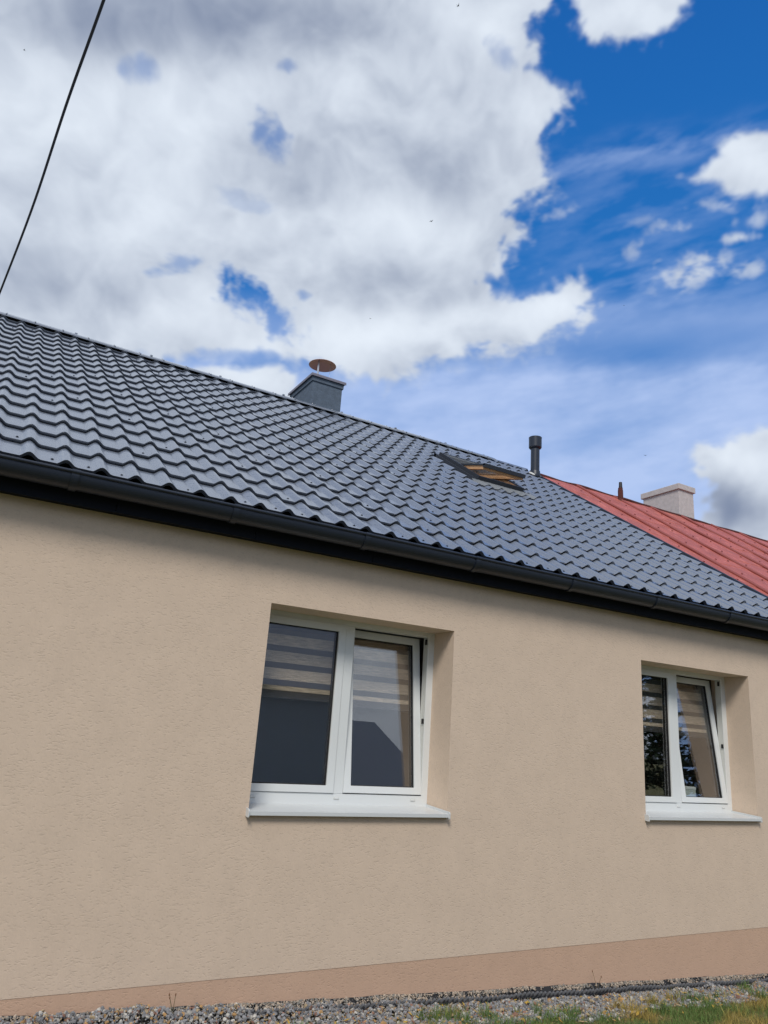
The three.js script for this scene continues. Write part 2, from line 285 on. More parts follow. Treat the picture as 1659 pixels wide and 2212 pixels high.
const CREST = 0.036, RISE = 0.026;
const prof = u => { let b = 0; if (u > 0.24 && u <= 0.48) { const t = (u - 0.24) / 0.24; b = 0.55 * Math.sin(Math.PI * t / 2) + 0.45 * (0.5 - 0.5 * Math.cos(Math.PI * t)); } else if (u > 0.48 && u < 0.80) b = 0.5 + 0.5 * Math.cos(Math.PI * (u - 0.48) / 0.32); return CREST * (b - 1); };
const PU = [0, 0.12, 0.239, 0.241, 0.29, 0.35, 0.41, 0.48, 0.54, 0.60, 0.66, 0.73, 0.81, 1];
function tileGeo(len, N = 13, eave = false) {
  const pos = [], nor = [], idx = [], uv = [];
  const row = (z, dy, flat) => { const b = pos.length / 3; for (let i = 0; i <= N; i++) { const u = PU[i], x = (u - 0.48) * TW, y = prof(u) + dy, e = u > 0.2 && u < 0.26 ? 0.0009 : 0.01, sl = (prof(Math.min(1, u + e)) - prof(Math.max(0, u - e))) / ((Math.min(1, u + e) - Math.max(0, u - e)) * TW); pos.push(x, y, z); if (flat) nor.push(0, -0.5, 0.866); else { const l = Math.hypot(sl, 1); nor.push(-sl / l, 1 / l, 0.03); } uv.push(x * 3 + u, z * 3); } return b; };
  const quad = (a, b) => { for (let i = 0; i < N; i++) idx.push(a + i, a + i + 1, b + i, a + i + 1, b + i + 1, b + i); };
  const a = row(0, 0), b = row(-len, -RISE * len / STEP); quad(a, b);
  const c = row(0, 0, true), d = row(-0.015, -RISE - 0.001, true); quad(d, c);
  const g = new THREE.BufferGeometry(); g.setAttribute('position', new THREE.Float32BufferAttribute(pos, 3)); g.setAttribute('normal', new THREE.Float32BufferAttribute(nor, 3)); g.setAttribute('uv', new THREE.Float32BufferAttribute(uv, 2)); g.setIndex(idx); return g;
}
{
  const full = tileGeo(STEP), last = tileGeo(0.13), spots = [];
  roof.updateMatrixWorld(true); house.updateMatrixWorld(true); roof.updateWorldMatrix(true, true);
  const v = new THREE.Vector3();
  for (let k = 0; k < 18; k++) for (let i = -16; i <= 38; i++) {
    if (i >= 26 && i <= 29 && k >= 10 && k <= 12) continue;
    const x = TX0 + i * TW, z = -k * STEP;
    v.set(x, 0, z - 0.17).applyMatrix4(roof.matrixWorld); const dist = v.distanceTo(camera.position);
    v.project(camera); const seen = Math.abs(v.x) < 1.02 && Math.abs(v.y) < 1.02 && k < 17;
    spots.push({ x, z, k, i, key: seen ? dist : 1000 + dist });
  }
  spots.sort((a, b) => a.key - b.key);
  const rest = [];
  spots.forEach((t, n) => {
    const g = t.k === 17 ? last : full;
    if (n < 300) { const m = part('roof_tile' + (n ? '_' + String(n).padStart(3, '0') : ''), g, M.roof, roof); m.position.set(t.x, 0, t.z); }
    else rest.push(g.clone().translate(t.x, 0, t.z));
  });
  part('roof_tiles', mergeGeometries(rest), M.roof, roof).userData.kind = 'stuff';
  // screws in the valleys of every other tile, on alternate rows
  const sc = [], r = rng(31), head = new THREE.CylinderGeometry(0.007, 0.007, 0.008, 7), wash = new THREE.CylinderGeometry(0.012, 0.012, 0.003, 8);
  for (let k = 0; k < 17; k++) for (let i = -16; i <= 38; i++) {
    if ((i + 2 * k + 40) % 3 && !(k === 0 && i % 2)) continue; if (r() < 0.42 && k) continue;
    if (i >= 25 && i <= 30 && k >= 9 && k <= 13) continue;
    const x = TX0 + (i - 0.38) * TW + (r() - 0.5) * 0.02, z = -k * STEP - (k ? 0.06 : 0.05) - r() * 0.03, y = -CREST - 0.008;
    sc.push(head.clone().translate(x, y + 0.006, z), wash.clone().translate(x, y + 0.002, z));
  }
  part('roof_screws', merge(sc), M.dark, roof).userData.kind = 'stuff';
  // ridge caps
  const capShape = (L) => { const pts = [[-0.122, -0.082], [-0.118, -0.060], [-0.06, -0.020], [0, 0.012], [0.06, -0.020], [0.118, -0.060], [0.122, -0.082]]; void L; return pts; };
  let x = XL - 0.02, n = 0;
  while (x < XR - 0.9) {
    const x1 = Math.min(x + 1.02, XR - 0.14), lift = n % 2 ? 0.004 : 0;
    const pos = [], idx = [], pts = capShape();
    // around the ridge line in house axes
    const P = pts.map(([a, h]) => { return [RY + h + lift, RZ - a]; });
    for (const X of [x, x1]) for (const [y, z] of P) pos.push(X, y, z);
    const q = P.length; for (let i = 0; i < q - 1; i++) idx.push(i, i + q, i + 1, i + 1, i + q, i + q + 1);
    const g = new THREE.BufferGeometry(); g.setAttribute('position', new THREE.Float32BufferAttribute(pos, 3)); g.setIndex(idx); const gn = g.toNonIndexed(); gn.computeVertexNormals();
    const cap = part('ridge_cap' + (n ? '_' + String(n).padStart(3, '0') : ''), gn, M.roof, house);
    const sc2 = []; for (let X = x + 0.16; X < x1; X += 0.34) sc2.push(new THREE.CylinderGeometry(0.009, 0.011, 0.009, 7).translate(X, P[3][0] + 0.002, P[3][1]), new THREE.CylinderGeometry(0.01, 0.01, 0.012, 7).translate(X, P[1][0] + 0.006, P[1][1]));
    sc2.push(box(x - 0.012, x + 0.02, P[3][0] - 0.012, P[3][0] + 0.005, P[3][1] - 0.03, P[3][1] + 0.03));
    part('ridge_screw', merge(sc2), M.roof, cap).userData.kind = 'stuff';
    x = x1 - 0.02; n++;
  }
  // dark sealing strip under the caps, verge flashing, rear slope
  part('ridge_batten', box(XL, XR - 0.16, RY - 0.15, RY - 0.06, RZ - 0.05, RZ + 0.05), M.black, house);
  const verge = box(-0.035, 0.03, -0.065, 0.006, -5.98, -0.02); verge.translate(XR + 0.012, -0.012, 0); part('verge_flashing', verge, M.dark, roof);
  const rear = box(XL, XR, -0.06, -0.01, -6.1, 0.0); rear.rotateY(Math.PI); rear.translate(XL + XR, 0, 0); rear.rotateX(-PT); rear.translate(0, EY, 2 * RZ - EZ); part('rear_slope', rear, M.roof, house);
}
// ---- fascia and soffit
{
  const fascia = part('fascia', box(XL, XR - 0.02, 2.98, 3.10, 0.088, 0.098), M.black, house, 'near black metal fascia under the gutter');
  let n = 0; for (let x = -3.535 + 0.02; x < XR - 0.1; x += 0.955, n++) { const x1 = Math.min(x + 0.9515, XR - 0.02); part('fascia_panel' + (n ? '_' + String(n).padStart(3, '0') : ''), box(x, x1, 2.938 - 0.003 * (n % 2), 3.105, 0.0995, 0.108), M.fascia, fascia); }
  part('soffit', box(XL, XR - 0.02, 2.946, 2.956, 0.003, 0.0985), M.fascia, house);
}
// ---- gutter: half round with a rolled bead, brackets every metre
{
  const cz = 0.19, cy = 3.088, r = 0.079, pos = [], idx = [], N = 22, x0 = XL, x1 = XR - 0.01;
  const ring = [];
  for (let i = 0; i <= N; i++) { const a = Math.PI * i / N; ring.push([cy - r * Math.sin(a) * 1.04, cz + r * Math.cos(a)]); }
  for (let i = N; i >= 0; i--) { const a = Math.PI * i / N; ring.push([cy - (r - 0.002) * Math.sin(a) * 1.04 + 0.001, cz + (r - 0.002) * Math.cos(a)]); }
  for (const X of [x0, x1]) for (const [y, z] of ring) pos.push(X, y, z);
  const q = ring.length; for (let i = 0; i < q; i++) { const j = (i + 1) % q; idx.push(i, j, i + q, j, j + q, i + q); }
  const g = new THREE.BufferGeometry(); g.setAttribute('position', new THREE.Float32BufferAttribute(pos, 3)); g.setIndex(idx); g.computeVertexNormals();
  const gutter = part('gutter', g, M.gutter, house, 'dark half round gutter along the eaves');
  const bead = new THREE.CylinderGeometry(0.011, 0.011, x1 - x0, 14); bead.rotateZ(Math.PI / 2); bead.translate((x0 + x1) / 2, cy + 0.012, cz + r + 0.003); part('bead', bead, M.gutter, gutter);
  let n = 0;
  for (const X of [-3.1, -2.05, -1.02, 0.032, 1.074, 2.098, 3.12, 4.173, 5.235, 6.303, 7.36]) {
    const sh = new THREE.Shape(); const R = r + 0.0035;
    sh.moveTo(R, 0.02); for (let i = 0; i <= 20; i++) { const a = Math.PI * i / 20; sh.lineTo(R * Math.cos(a), -R * Math.sin(a) * 1.04); } sh.lineTo(-R, 0.02); sh.lineTo(-R - 0.004, 0.02);
    for (let i = 20; i >= 0; i--) { const a = Math.PI * i / 20; sh.lineTo((R + 0.004) * Math.cos(a), -(R + 0.004) * Math.sin(a) * 1.04); } sh.lineTo(R + 0.004, 0.02); sh.closePath();
    const b = new THREE.ExtrudeGeometry(sh, { depth: 0.045, bevelEnabled: false }); b.rotateY(-Math.PI / 2); b.translate(X, cy, cz);
    const cl = new THREE.CylinderGeometry(0.0145, 0.0145, 0.05, 12); cl.rotateZ(Math.PI / 2); cl.translate(X - 0.022, cy + 0.012, cz + r + 0.003);
    part('gutter_bracket' + (n ? '_' + String(n).padStart(3, '0') : ''), merge([b, cl]), M.gutter, gutter); n++;
  }
  part('eaves_flashing', box(XL, XR - 0.02, 3.102, 3.112, 0.10, 0.165), M.dark, house);
}
// ---- windows
const TILT = 0.1175;
function frameRing(x0, x1, y0, y1, w, z0, z1, wb = w, wt = w) {
  const s = new THREE.Shape(); s.moveTo(x0, y0); s.lineTo(x1, y0); s.lineTo(x1, y1); s.lineTo(x0, y1); s.closePath();
  const h = new THREE.Path(); h.moveTo(x0 + w, y0 + wb); h.lineTo(x0 + w, y1 - wt); h.lineTo(x1 - w, y1 - wt); h.lineTo(x1 - w, y0 + wb); h.closePath(); s.holes.push(h);
  const g = new THREE.ExtrudeGeometry(s, { depth: z1 - z0 - 0.006, bevelEnabled: true, bevelSize: 0.003, bevelThickness: 0.003, bevelOffset: -0.003, bevelSegments: 2 }); g.translate(0, 0, z0 + 0.003); return g;
}
function makeWindow(x, label, blindLabels, group) {
  const w = new THREE.Group(); w.name = 'window'; w.position.set(x, 0, 0); w.userData.label = label; house.add(w);
  const ZF = -0.285;
  part('frame', frameRing(-0.02, 1.622, 1.15, 2.56, 0.08, ZF - 0.07, ZF, 0.088, 0.068), M.pvc, w);
  part('mullion', box(0.7608, 0.8408, 1.238, 2.492, ZF - 0.07, ZF + 0.001, 0.004), M.pvc, w);
  // closed sash and its double pane
  part('sash', frameRing(0.046, 0.7585, 1.241, 2.4915, 0.061, ZF - 0.062, ZF + 0.010, 0.052, 0.056), M.pvc, w);
  part('gasket', frameRing(0.1065, 0.698, 1.2925, 2.436, 0.007, ZF - 0.06, ZF - 0.006), M.gasket, w);
  for (const dz of [-0.018, -0.036]) part('pane', new THREE.PlaneGeometry(0.58, 1.13).translate(0.402, 1.864, ZF + dz), M.glass, w);
  // tilted sash: hinged at its foot, top leaning into the room
  const tilt = new THREE.Matrix4().makeTranslation(0, 1.243, ZF).multiply(new THREE.Matrix4().makeRotationX(-TILT));
  const tg = g => g.applyMatrix4(tilt);
  part('sash', tg(frameRing(0.8425, 1.5395, 0.002, 1.252, 0.062, -0.062, 0.010, 0.052, 0.058)), M.pvc, w, 'white sash tilted inward at the top');
  part('gasket', tg(frameRing(0.903, 1.479, 0.0535, 1.1945, 0.007, -0.06, -0.006)), M.gasket, w);
  for (const dz of [-0.018, -0.036]) part('pane', tg(new THREE.PlaneGeometry(0.565, 1.13).translate(1.191, 0.624, dz)), M.glass, w);
  part('rebate', merge([box(0.8412, 0.8424, 1.24, 2.49, ZF - 0.066, ZF - 0.004), box(1.5402, 1.5416, 1.24, 2.49, ZF - 0.066, ZF - 0.004), box(0.8426, 1.54, 2.4900, 2.4916, ZF - 0.066, ZF - 0.004)]), M.pvcEdge, w);
  part('hinge', merge([box(1.527, 1.538, 2.43, 2.475, ZF - 0.03, ZF - 0.012), box(1.53, 1.5405, 1.79, 1.83, ZF - 0.03, ZF - 0.008)]), M.gasket, w);
  for (const dx of [0.127, 0.79, 1.466]) { const d = part('drain_cap', new RoundedBoxGeometry(0.042, 0.016, 0.006, 2, 0.002).translate(dx, 1.205, ZF + 0.002), M.pvcEdge, w); part('drain_cap_face', new RoundedBoxGeometry(0.034, 0.010, 0.004, 2, 0.001).translate(dx, 1.206, ZF + 0.0045), M.pvc, d); }
  // metal sill with folded front and end caps
  const sp = new THREE.Shape(); sp.moveTo(-0.30, 1.168); sp.lineTo(-0.294, 1.168); sp.lineTo(-0.294, 1.162); sp.lineTo(0.042, 1.140); sp.lineTo(0.042, 1.116); sp.lineTo(0.036, 1.116); sp.lineTo(0.036, 1.1345); sp.lineTo(-0.30, 1.156); sp.closePath();
  const sillG = new THREE.ExtrudeGeometry(sp, { depth: 1.596, bevelEnabled: false }); sillG.applyMatrix4(new THREE.Matrix4().set(0, 0, 1, -0.005, 0, 1, 0, 0, 1, 0, 0, 0, 0, 0, 0, 1)); { const ix = sillG.index, p = sillG.attributes.position; if (ix) { for (let i = 0; i < ix.count; i += 3) { const a = ix.getX(i); ix.setX(i, ix.getX(i + 1)); ix.setX(i + 1, a); } } else { for (let i = 0; i < p.count; i += 3) for (const q of ['position', 'uv']) { const A = sillG.attributes[q], n = A.itemSize; for (let k = 0; k < n; k++) { const t = A.array[i * n + k]; A.array[i * n + k] = A.array[(i + 1) * n + k]; A.array[(i + 1) * n + k] = t; } } } sillG.computeVertexNormals(); }
  const sill = part('sill', sillG, M.sill, w);
  for (const X of [-0.022, 1.584]) {
    const c = new THREE.Shape(); c.moveTo(-0.30, 1.152); c.lineTo(0.03, 1.104); c.lineTo(0.048, 1.104); c.quadraticCurveTo(0.052, 1.104, 0.052, 1.112); c.lineTo(0.052, 1.140); c.quadraticCurveTo(0.05, 1.154, 0.036, 1.156); c.lineTo(-0.30, 1.180); c.closePath();
    const cg = new THREE.ExtrudeGeometry(c, { depth: 0.006, bevelEnabled: true, bevelSize: 0.001, bevelThickness: 0.001, bevelSegments: 2 }); cg.rotateY(-Math.PI / 2); cg.translate(X + 0.012, 0, 0);
    part('sill_end_cap', cg, M.sill, sill);
  }
  part('window_board', box(-0.06, 1.66, 1.13, 1.16, -0.62, -0.357, 0.006), M.pvc, w);
  // striped day-and-night blinds, one hanging on each sash
  [[0.105, 0.70, null, 1.893], [0.905, 1.478, tilt, 1.893]].forEach(([a, b, m, bottom], k) => {
    const t = thing('roller_blind', blindLabels[k], 'blind', [x, 0, 0], 'striped roller blinds');
    const y1 = 2.46, zb = ZF - 0.075, put = g => m ? g.translate(0, -1.243, -ZF).applyMatrix4(m) : g;
    let y = bottom;
    part('bottom_bar', put(box(a, b, y, y + 0.010, zb - 0.006, zb + 0.004, 0.002)), M.fabricDark, t);
    y += 0.012; let band = 0; const hs = [0.048, 0.036]; // dark strip, then a narrow light one
    const seq = [[0, 0.045], [1, 0.034]]; void hs;
    for (let q = 0; q < 8; q++) seq.push([0, 0.044], [1, 0.083]);
    for (const [light, h] of seq) { if (y + h > y1) break; part(light ? 'woven_band' : 'sheer_band', put(light ? box(a, b, y, y + h - 0.001, zb - 0.0012, zb) : new THREE.PlaneGeometry(b - a, h).translate((a + b) / 2, y + h / 2 - 0.0005, zb - 0.0006)), light ? M.fabric : M.fabricSheer, t); y += h; band++; }
    part('cassette', put(box(a, b, y1 - 0.012, y1 + 0.012, zb - 0.03, zb + 0.006, 0.004)), M.pvc, t);
  });
  return w;
}
makeWindow(OPEN[0][0], 'white double window under the gutter bracketed stretch with an uncluttered inner board', ['striped beige roller blind on the closed sash of the window with the bare inner board', 'striped beige roller blind on the tilted sash of the window with the bare inner board']);
makeWindow(OPEN[1][0], 'white double window with a pale box standing inside it', ['striped beige roller blind on the closed sash of the window with the pale box', 'striped beige roller blind on the tilted sash of the window with the pale box']);
{
  const b = thing('storage_box', 'small pale green box standing on the inner board behind the tilted sash', 'box', [6.39, 1.16, -0.47]);
  part('box_body', new RoundedBoxGeometry(0.17, 0.20, 0.11, 2, 0.006).translate(0, 0.101, 0), std([0.50, 0.58, 0.52], { roughness: 0.6 }), b);
  part('lid', new RoundedBoxGeometry(0.176, 0.03, 0.116, 2, 0.005).translate(0, 0.213, 0), std([0.62, 0.68, 0.64], { roughness: 0.5 }), b);
}
// ---- skylight with its sash swung open about the middle
{
  const sk = new THREE.Group(); sk.name = 'skylight'; sk.position.set(0, EY, EZ); sk.rotation.x = PT; sk.userData.label = 'open roof window with dark cladding and pine inside'; house.add(sk);
  const rect = (x0, x1, s0, s1, w, y0, y1) => { const s = new THREE.Shape(); s.moveTo(x0, s0); s.lineTo(x1, s0); s.lineTo(x1, s1); s.lineTo(x0, s1); s.closePath(); const h = new THREE.Path(); h.moveTo(x0 + w, s0 + w); h.lineTo(x0 + w, s1 - w); h.lineTo(x1 - w, s1 - w); h.lineTo(x1 - w, s0 + w); h.closePath(); s.holes.push(h); const g = new THREE.ExtrudeGeometry(s, { depth: y1 - y0, bevelEnabled: false }); g.rotateX(-Math.PI / 2); g.translate(0, y0, 0); return g; };
  part('frame_cladding', rect(SKX0, SKX1, SKS0, SKS1, 0.035, -0.05, 0.050), M.dark, sk);
  part('frame_edge', rect(SKX0 + 0.0352, SKX1 - 0.0352, SKS0 + 0.0352, SKS1 - 0.0352, 0.012, -0.05, 0.046), M.lead, sk);
  const a0 = SKX0 + 0.0475, a1 = SKX1 - 0.0475, b0 = SKS0 + 0.0475, bm = (SKS0 + SKS1) / 2 + 0.02, b1 = SKS1 - 0.0475;
  part('frame', merge([box(a0, a0 + 0.036, -0.14, 0.036, -bm, -b0), box(a1 - 0.036, a1, -0.14, 0.036, -bm, -b0), box(a0 + 0.0361, a1 - 0.0361, -0.14, 0.036, -b0 - 0.036, -b0)]), M.wood, sk, 'pine lower half of the roof window frame');
  part('upper_frame', merge([box(a0, a0 + 0.036, -0.14, 0.036, -b1, -bm - 0.001), box(a1 - 0.036, a1, -0.14, 0.036, -b1, -bm - 0.001), box(a0 + 0.0361, a1 - 0.0361, -0.14, 0.036, -b1, -b1 + 0.036)]), M.lead, sk);
  // opened sash
  const th = 0.30, cs = (SKS0 + SKS1) / 2, hl = 0.56, x0 = SKX0 + 0.05, x1 = SKX1 - 0.05;
  const tf = new THREE.Matrix4().makeTranslation(0, 0.03, -cs).multiply(new THREE.Matrix4().makeRotationX(-th));
  const sash = part('sash', rect(x0, x1, -hl, hl, 0.06, -0.05, 0.0).applyMatrix4(tf), M.wood, sk);
  part('sash_cladding', rect(x0 - 0.012, x1 + 0.012, -hl - 0.03, hl + 0.012, 0.05, 0.001, 0.024).applyMatrix4(tf), M.dark, sash);
  part('sash_rail', box(x0 - 0.012, x1 + 0.012, -0.022, 0.03, hl - 0.005, hl + 0.032).applyMatrix4(tf), M.dark, sash);
  for (const dy of [-0.012, -0.030]) part('pane', new THREE.PlaneGeometry(x1 - x0 - 0.11, 2 * hl - 0.11).rotateX(-Math.PI / 2).translate((x0 + x1) / 2, dy, 0).applyMatrix4(tf), M.glass, sk);
  part('handle', merge([box((x0 + x1) / 2 + 0.05, (x0 + x1) / 2 + 0.17, -0.085, -0.07, -hl + 0.02, -hl + 0.035, 0.004), box((x0 + x1) / 2 + 0.05, (x0 + x1) / 2 + 0.062, -0.08, -0.05, -hl + 0.02, -hl + 0.035, 0.003)]).applyMatrix4(tf), M.steel, sk);
  // flashing kit dressed over the tiles: side trays and a pleated apron below
  part('flashing_tray', merge([box(SKX0 - 0.045, SKX0 - 0.001, -0.075, 0.004, -SKS1 - 0.06, -SKS0), box(SKX1 + 0.001, SKX1 + 0.045, -0.075, 0.004, -SKS1 - 0.06, -SKS0), box(SKX0 - 0.045, SKX1 + 0.045, -0.075, 0.002, -SKS1 - 0.065, -SKS1 - 0.001)]), M.dark, sk);
  const pos = [], idx = [], NX = 56, NZ = 8;
  for (let j = 0; j <= NZ; j++) for (let i = 0; i <= NX; i++) { const x = mix(SKX0 - 0.10, SKX1 + 0.16, i / NX), s = mix(SKS0 - 0.002, SKS0 - 0.19 - 0.035 * n2(x * 3, 1), j / NZ), u = ((x - TX0) / TW + 0.48) % 1, st = RISE * ((s / STEP) % 1); pos.push(x, mix(-0.005, prof((u + 1) % 1) - st + 0.012, Math.min(1, j / 3)) + 0.003 * n2(x * 40, s * 20), -s); }
  for (let j = 0; j < NZ; j++) for (let i = 0; i < NX; i++) { const a = j * (NX + 1) + i; idx.push(a, a + NX + 1, a + 1, a + 1, a + NX + 1, a + NX + 2); }
  const g = new THREE.BufferGeometry(); g.setAttribute('position', new THREE.Float32BufferAttribute(pos, 3)); g.setIndex(idx); g.computeVertexNormals(); part('flashing_apron', g, M.lead, sk);
  // attic lining
  part('attic_lining', rect(SKX0 + 0.05, SKX1 - 0.05, SKS0 + 0.05, SKS1 - 0.05, 0.004, -0.9, -0.141), M.room, sk);
}
// ---- chimney with copper coloured cowl
{
  const ch = new THREE.Group(); ch.name = 'chimney'; ch.position.set(3.69, 5.6, -5.05); ch.userData.label = 'slate grey rendered chimney with a copper disc cowl'; house.add(ch);
  part('stack', box(0.01, 0.535, 0, 1.50, -0.89, 0, 0.006), M.chimney, ch);
  part('collar', box(-0.008, 0.552, 1.415, 1.50, -0.908, 0.018, 0.006), M.chimney, ch);
  part('cap', merge([box(-0.035, 0.58, 1.503, 1.535, -0.935, 0.045, 0.004), box(-0.036, 0.581, 1.49, 1.5025, 0.036, 0.046), box(-0.036, -0.026, 1.49, 1.5025, -0.935, 0.0355)]), M.chimneyCap, ch);
  const c = [0.28, -0.31];
  const cowl = part('cowl', new THREE.LatheGeometry([[0.001, 1.965], [0.09, 1.948], [0.18, 1.915], [0.222, 1.895], [0.228, 1.897], [0.226, 1.902], [0.18, 1.925], [0.09, 1.958], [0.001, 1.975]].map(a => new THREE.Vector2(...a)), 48).translate(c[0], 0, c[1]), M.copper, ch);
  for (let k = 0; k < 3; k++) { const a = 2.5 + k * 2.094, lx = c[0] + 0.13 * Math.cos(a), lz = c[1] + 0.13 * Math.sin(a); const l = new THREE.BoxGeometry(0.03, 0.42, 0.004); l.rotateY(Math.PI / 2 - a); l.translate(lx, 1.745, lz); part('leg', l, M.steel, cowl); }
  part('flue_collar', new THREE.LatheGeometry([[0.10, 1.536], [0.16, 1.536], [0.16, 1.545], [0.115, 1.548], [0.112, 1.60], [0.104, 1.60], [0.10, 1.536]].map(a => new THREE.Vector2(...a)), 32).translate(c[0], 0, c[1]), M.pvc, ch);
}
// ---- vent pipe
{
  const v = new THREE.Group(); v.name = 'vent_pipe'; v.position.set(7.885, 6.28, -4.55); v.userData.label = 'anthracite vent pipe with a wide cap near the ridge end'; house.add(v);
  const L = a => new THREE.LatheGeometry(a.map(q => new THREE.Vector2(...q)), 36);
  part('pipe', L([[0.078, -0.05], [0.078, 0.56]]), M.gutter, v);
  part('vent_cap', L([[0.079, 0.49], [0.095, 0.49], [0.112, 0.51], [0.114, 0.515], [0.114, 0.69], [0.118, 0.695], [0.116, 0.703], [0.10, 0.702], [0.001, 0.70]]), M.gutter, v);
  part('base_collar', L([[0.079, 0.06], [0.088, 0.06], [0.092, 0.0], [0.11, -0.06], [0.079, -0.06]]), M.gutter, v);
  part('sealing_boot', new THREE.SphereGeometry(0.115, 24, 12, 0, Math.PI * 2, 0, Math.PI / 2).scale(1, 0.35, 1).rotateX(PT).translate(0, 0.0, 0.0), std([0.55, 0.55, 0.52], { roughness: 0.9 }), v);
}

// ================================================================ neighbouring house
{
  const nb = thing('neighbouring_house', 'adjoining house with a faded red sheet metal roof and a pale chimney', 'house');
  const NP = 0.605, NY = 6.47, NZ = -4.9, c = Math.cos(NP), s = Math.sin(NP), X0 = XR + 0.045, X1 = 20;
  part('wall', merge([box(X0, X1, -1.2, 2.95, -0.5, -0.02), box(X1 - 0.4, X1, -1.2, 2.95, -9.6, -0.51), box(X0, X1, -1.2, 2.95, -9.9, -9.61)]), M.mortar, nb);
  const rf = new THREE.Group(); rf.name = 'roof'; rf.position.set(0, NY, NZ); rf.rotation.x = NP; nb.add(rf);   // local z runs down the slope
  const edges = [X0 - 0.02, 9.22, 10.19, 11.23, 12.15, 13.08, 14.05, 15.0, 16.0, 17.0, 18.0, 19.0, X1 + 0.2], LEN = 5.05 / c;
  let np = 0, ns = 0;
  const dots = [], rr = rng(9);
  for (let i = 0; i < edges.length - 1; i++) {
    // staggered sheets down the slope
    const cuts = [0]; let z = 0.75 + ((i * 0.83) % 1.35); while (z < LEN - 0.4) { cuts.push(z); z += 1.75; } cuts.push(LEN);
    for (let k = 0; k < cuts.length - 1; k++) {
      const a = edges[i] + 0.012, b = edges[i + 1] - 0.012, z0 = cuts[k], z1 = cuts[k + 1] + (k < cuts.length - 2 ? 0.03 : 0), nx = 6, nz = 6, pos = [], uv = [], idx = [];
      for (let q = 0; q <= nz; q++) for (let w = 0; w <= nx; w++) { const x = mix(a, b, w / nx), zz = mix(z0, z1, q / nz); pos.push(x, 0.010 * n2(x * 0.9 + 3, zz * 0.8) + 0.006 * (q / nz) + 0.004 * n2(x * 3, zz * 2.2 + i), zz); uv.push(x, zz); }
      for (let q = 0; q < nz; q++) for (let w = 0; w < nx; w++) { const o = q * (nx + 1) + w; idx.push(o, o + nx + 1, o + 1, o + 1, o + nx + 1, o + nx + 2); }
      const skirt = pos.length / 3; for (let w = 0; w <= nx; w++) { const o = (nz * (nx + 1) + w) * 3; pos.push(pos[o], pos[o + 1] - 0.010, pos[o + 2]); uv.push(pos[o], pos[o + 2]); } for (let w = 0; w < nx; w++) { const o = nz * (nx + 1) + w; idx.push(o, skirt + w, o + 1, o + 1, skirt + w, skirt + w + 1); }
      const g = new THREE.BufferGeometry(); g.setAttribute('position', new THREE.Float32BufferAttribute(pos, 3)); g.setAttribute('uv', new THREE.Float32BufferAttribute(uv, 2)); g.setIndex(idx); g.computeVertexNormals();
      part('roof_panel' + (np ? '_' + String(np).padStart(3, '0') : ''), g, M.red, rf); np++;
    }
    for (let z2 = 0.35 + rr() * 0.3; z2 < LEN; z2 += 0.62) for (const f of [0.3, 0.72]) dots.push(new THREE.CylinderGeometry(0.014, 0.016, 0.014, 7).translate(mix(edges[i], edges[i + 1], f + 0.1 * (rr() - 0.5)), 0.016, z2 + rr() * 0.12));
    if (i) {
      const path = []; for (let q = 0; q <= 14; q++) path.push(new THREE.Vector3(edges[i] + 0.012 * n2(q * 0.7, i * 9), 0.016 + 0.008 * n2(q * 0.9, i * 5), LEN * q / 14 + 0.02));
      const g = new THREE.TubeGeometry(new THREE.CatmullRomCurve3(path), 40, 0.026, 7); part('standing_seam' + (ns ? '_' + String(ns).padStart(3, '0') : ''), g, M.redSeam, rf); ns++;
    }
  }
  part('roof_nails', merge(dots), M.redSeam, rf).userData.kind = 'stuff';
  const rp = []; for (let q = 0; q <= 30; q++) rp.push(new THREE.Vector3(mix(XR + 0.1, X1, q / 30), NY - 0.005 + 0.018 * n2(q * 0.55, 2), NZ)); part('ridge_roll', new THREE.TubeGeometry(new THREE.CatmullRomCurve3(rp), 80, 0.035, 8), M.rust, nb);
  const back = box(X0, X1, -0.03, -0.01, -LEN, 0); back.rotateX(-NP); part('rear_slope', back.translate(0, NY, NZ), M.red, nb);
  const deck = box(X0, X1, -0.08, -0.03, 0.02, LEN - 0.03); part('roof_deck', deck, M.black, rf);
  const gs = new THREE.Shape(); gs.moveTo(-0.5, 2.9); gs.lineTo(NZ, NY - 0.15); gs.lineTo(-9.4, 2.9); gs.closePath(); const gg = new THREE.ExtrudeGeometry(gs, { depth: 0.25, bevelEnabled: false }); gg.rotateY(-Math.PI / 2); part('gable_wall', gg.translate(X1 - 0.05, 0, 0), M.mortar, nb);
  const ch = new THREE.Group(); ch.name = 'chimney'; ch.position.set(12.13, 5.7, -4.9); nb.add(ch);
  part('stack', box(0, 0.46, 0, 1.38, -0.94, 0, 0.008), M.mortar, ch);
  part('cap', box(-0.035, 0.495, 1.365, 1.49, -0.98, 0.035, 0.01), M.mortar, ch);
  const vp = new THREE.Group(); vp.name = 'flue_pipe'; vp.position.set(10.2, 6.3, -4.72); vp.userData.label = 'thin rusty flue pipe beside the ridge'; nb.add(vp);
  part('pipe', new THREE.LatheGeometry([[0.052, -0.1], [0.05, 0.25], [0.046, 0.255], [0.044, 0.30]].map(a => new THREE.Vector2(...a)), 14), M.rust, vp);
  part('pipe_top', new THREE.LatheGeometry([[0.040, 0.29], [0.034, 0.33], [0.030, 0.42], [0.001, 0.425]].map(a => new THREE.Vector2(...a)), 14).translate(0.006, 0, 0), M.cable, vp);
  part('base_cone', new THREE.LatheGeometry([[0.13, -0.1], [0.06, 0.05], [0.053, 0.07]].map(a => new THREE.Vector2(...a)), 14), M.rust, vp);
}

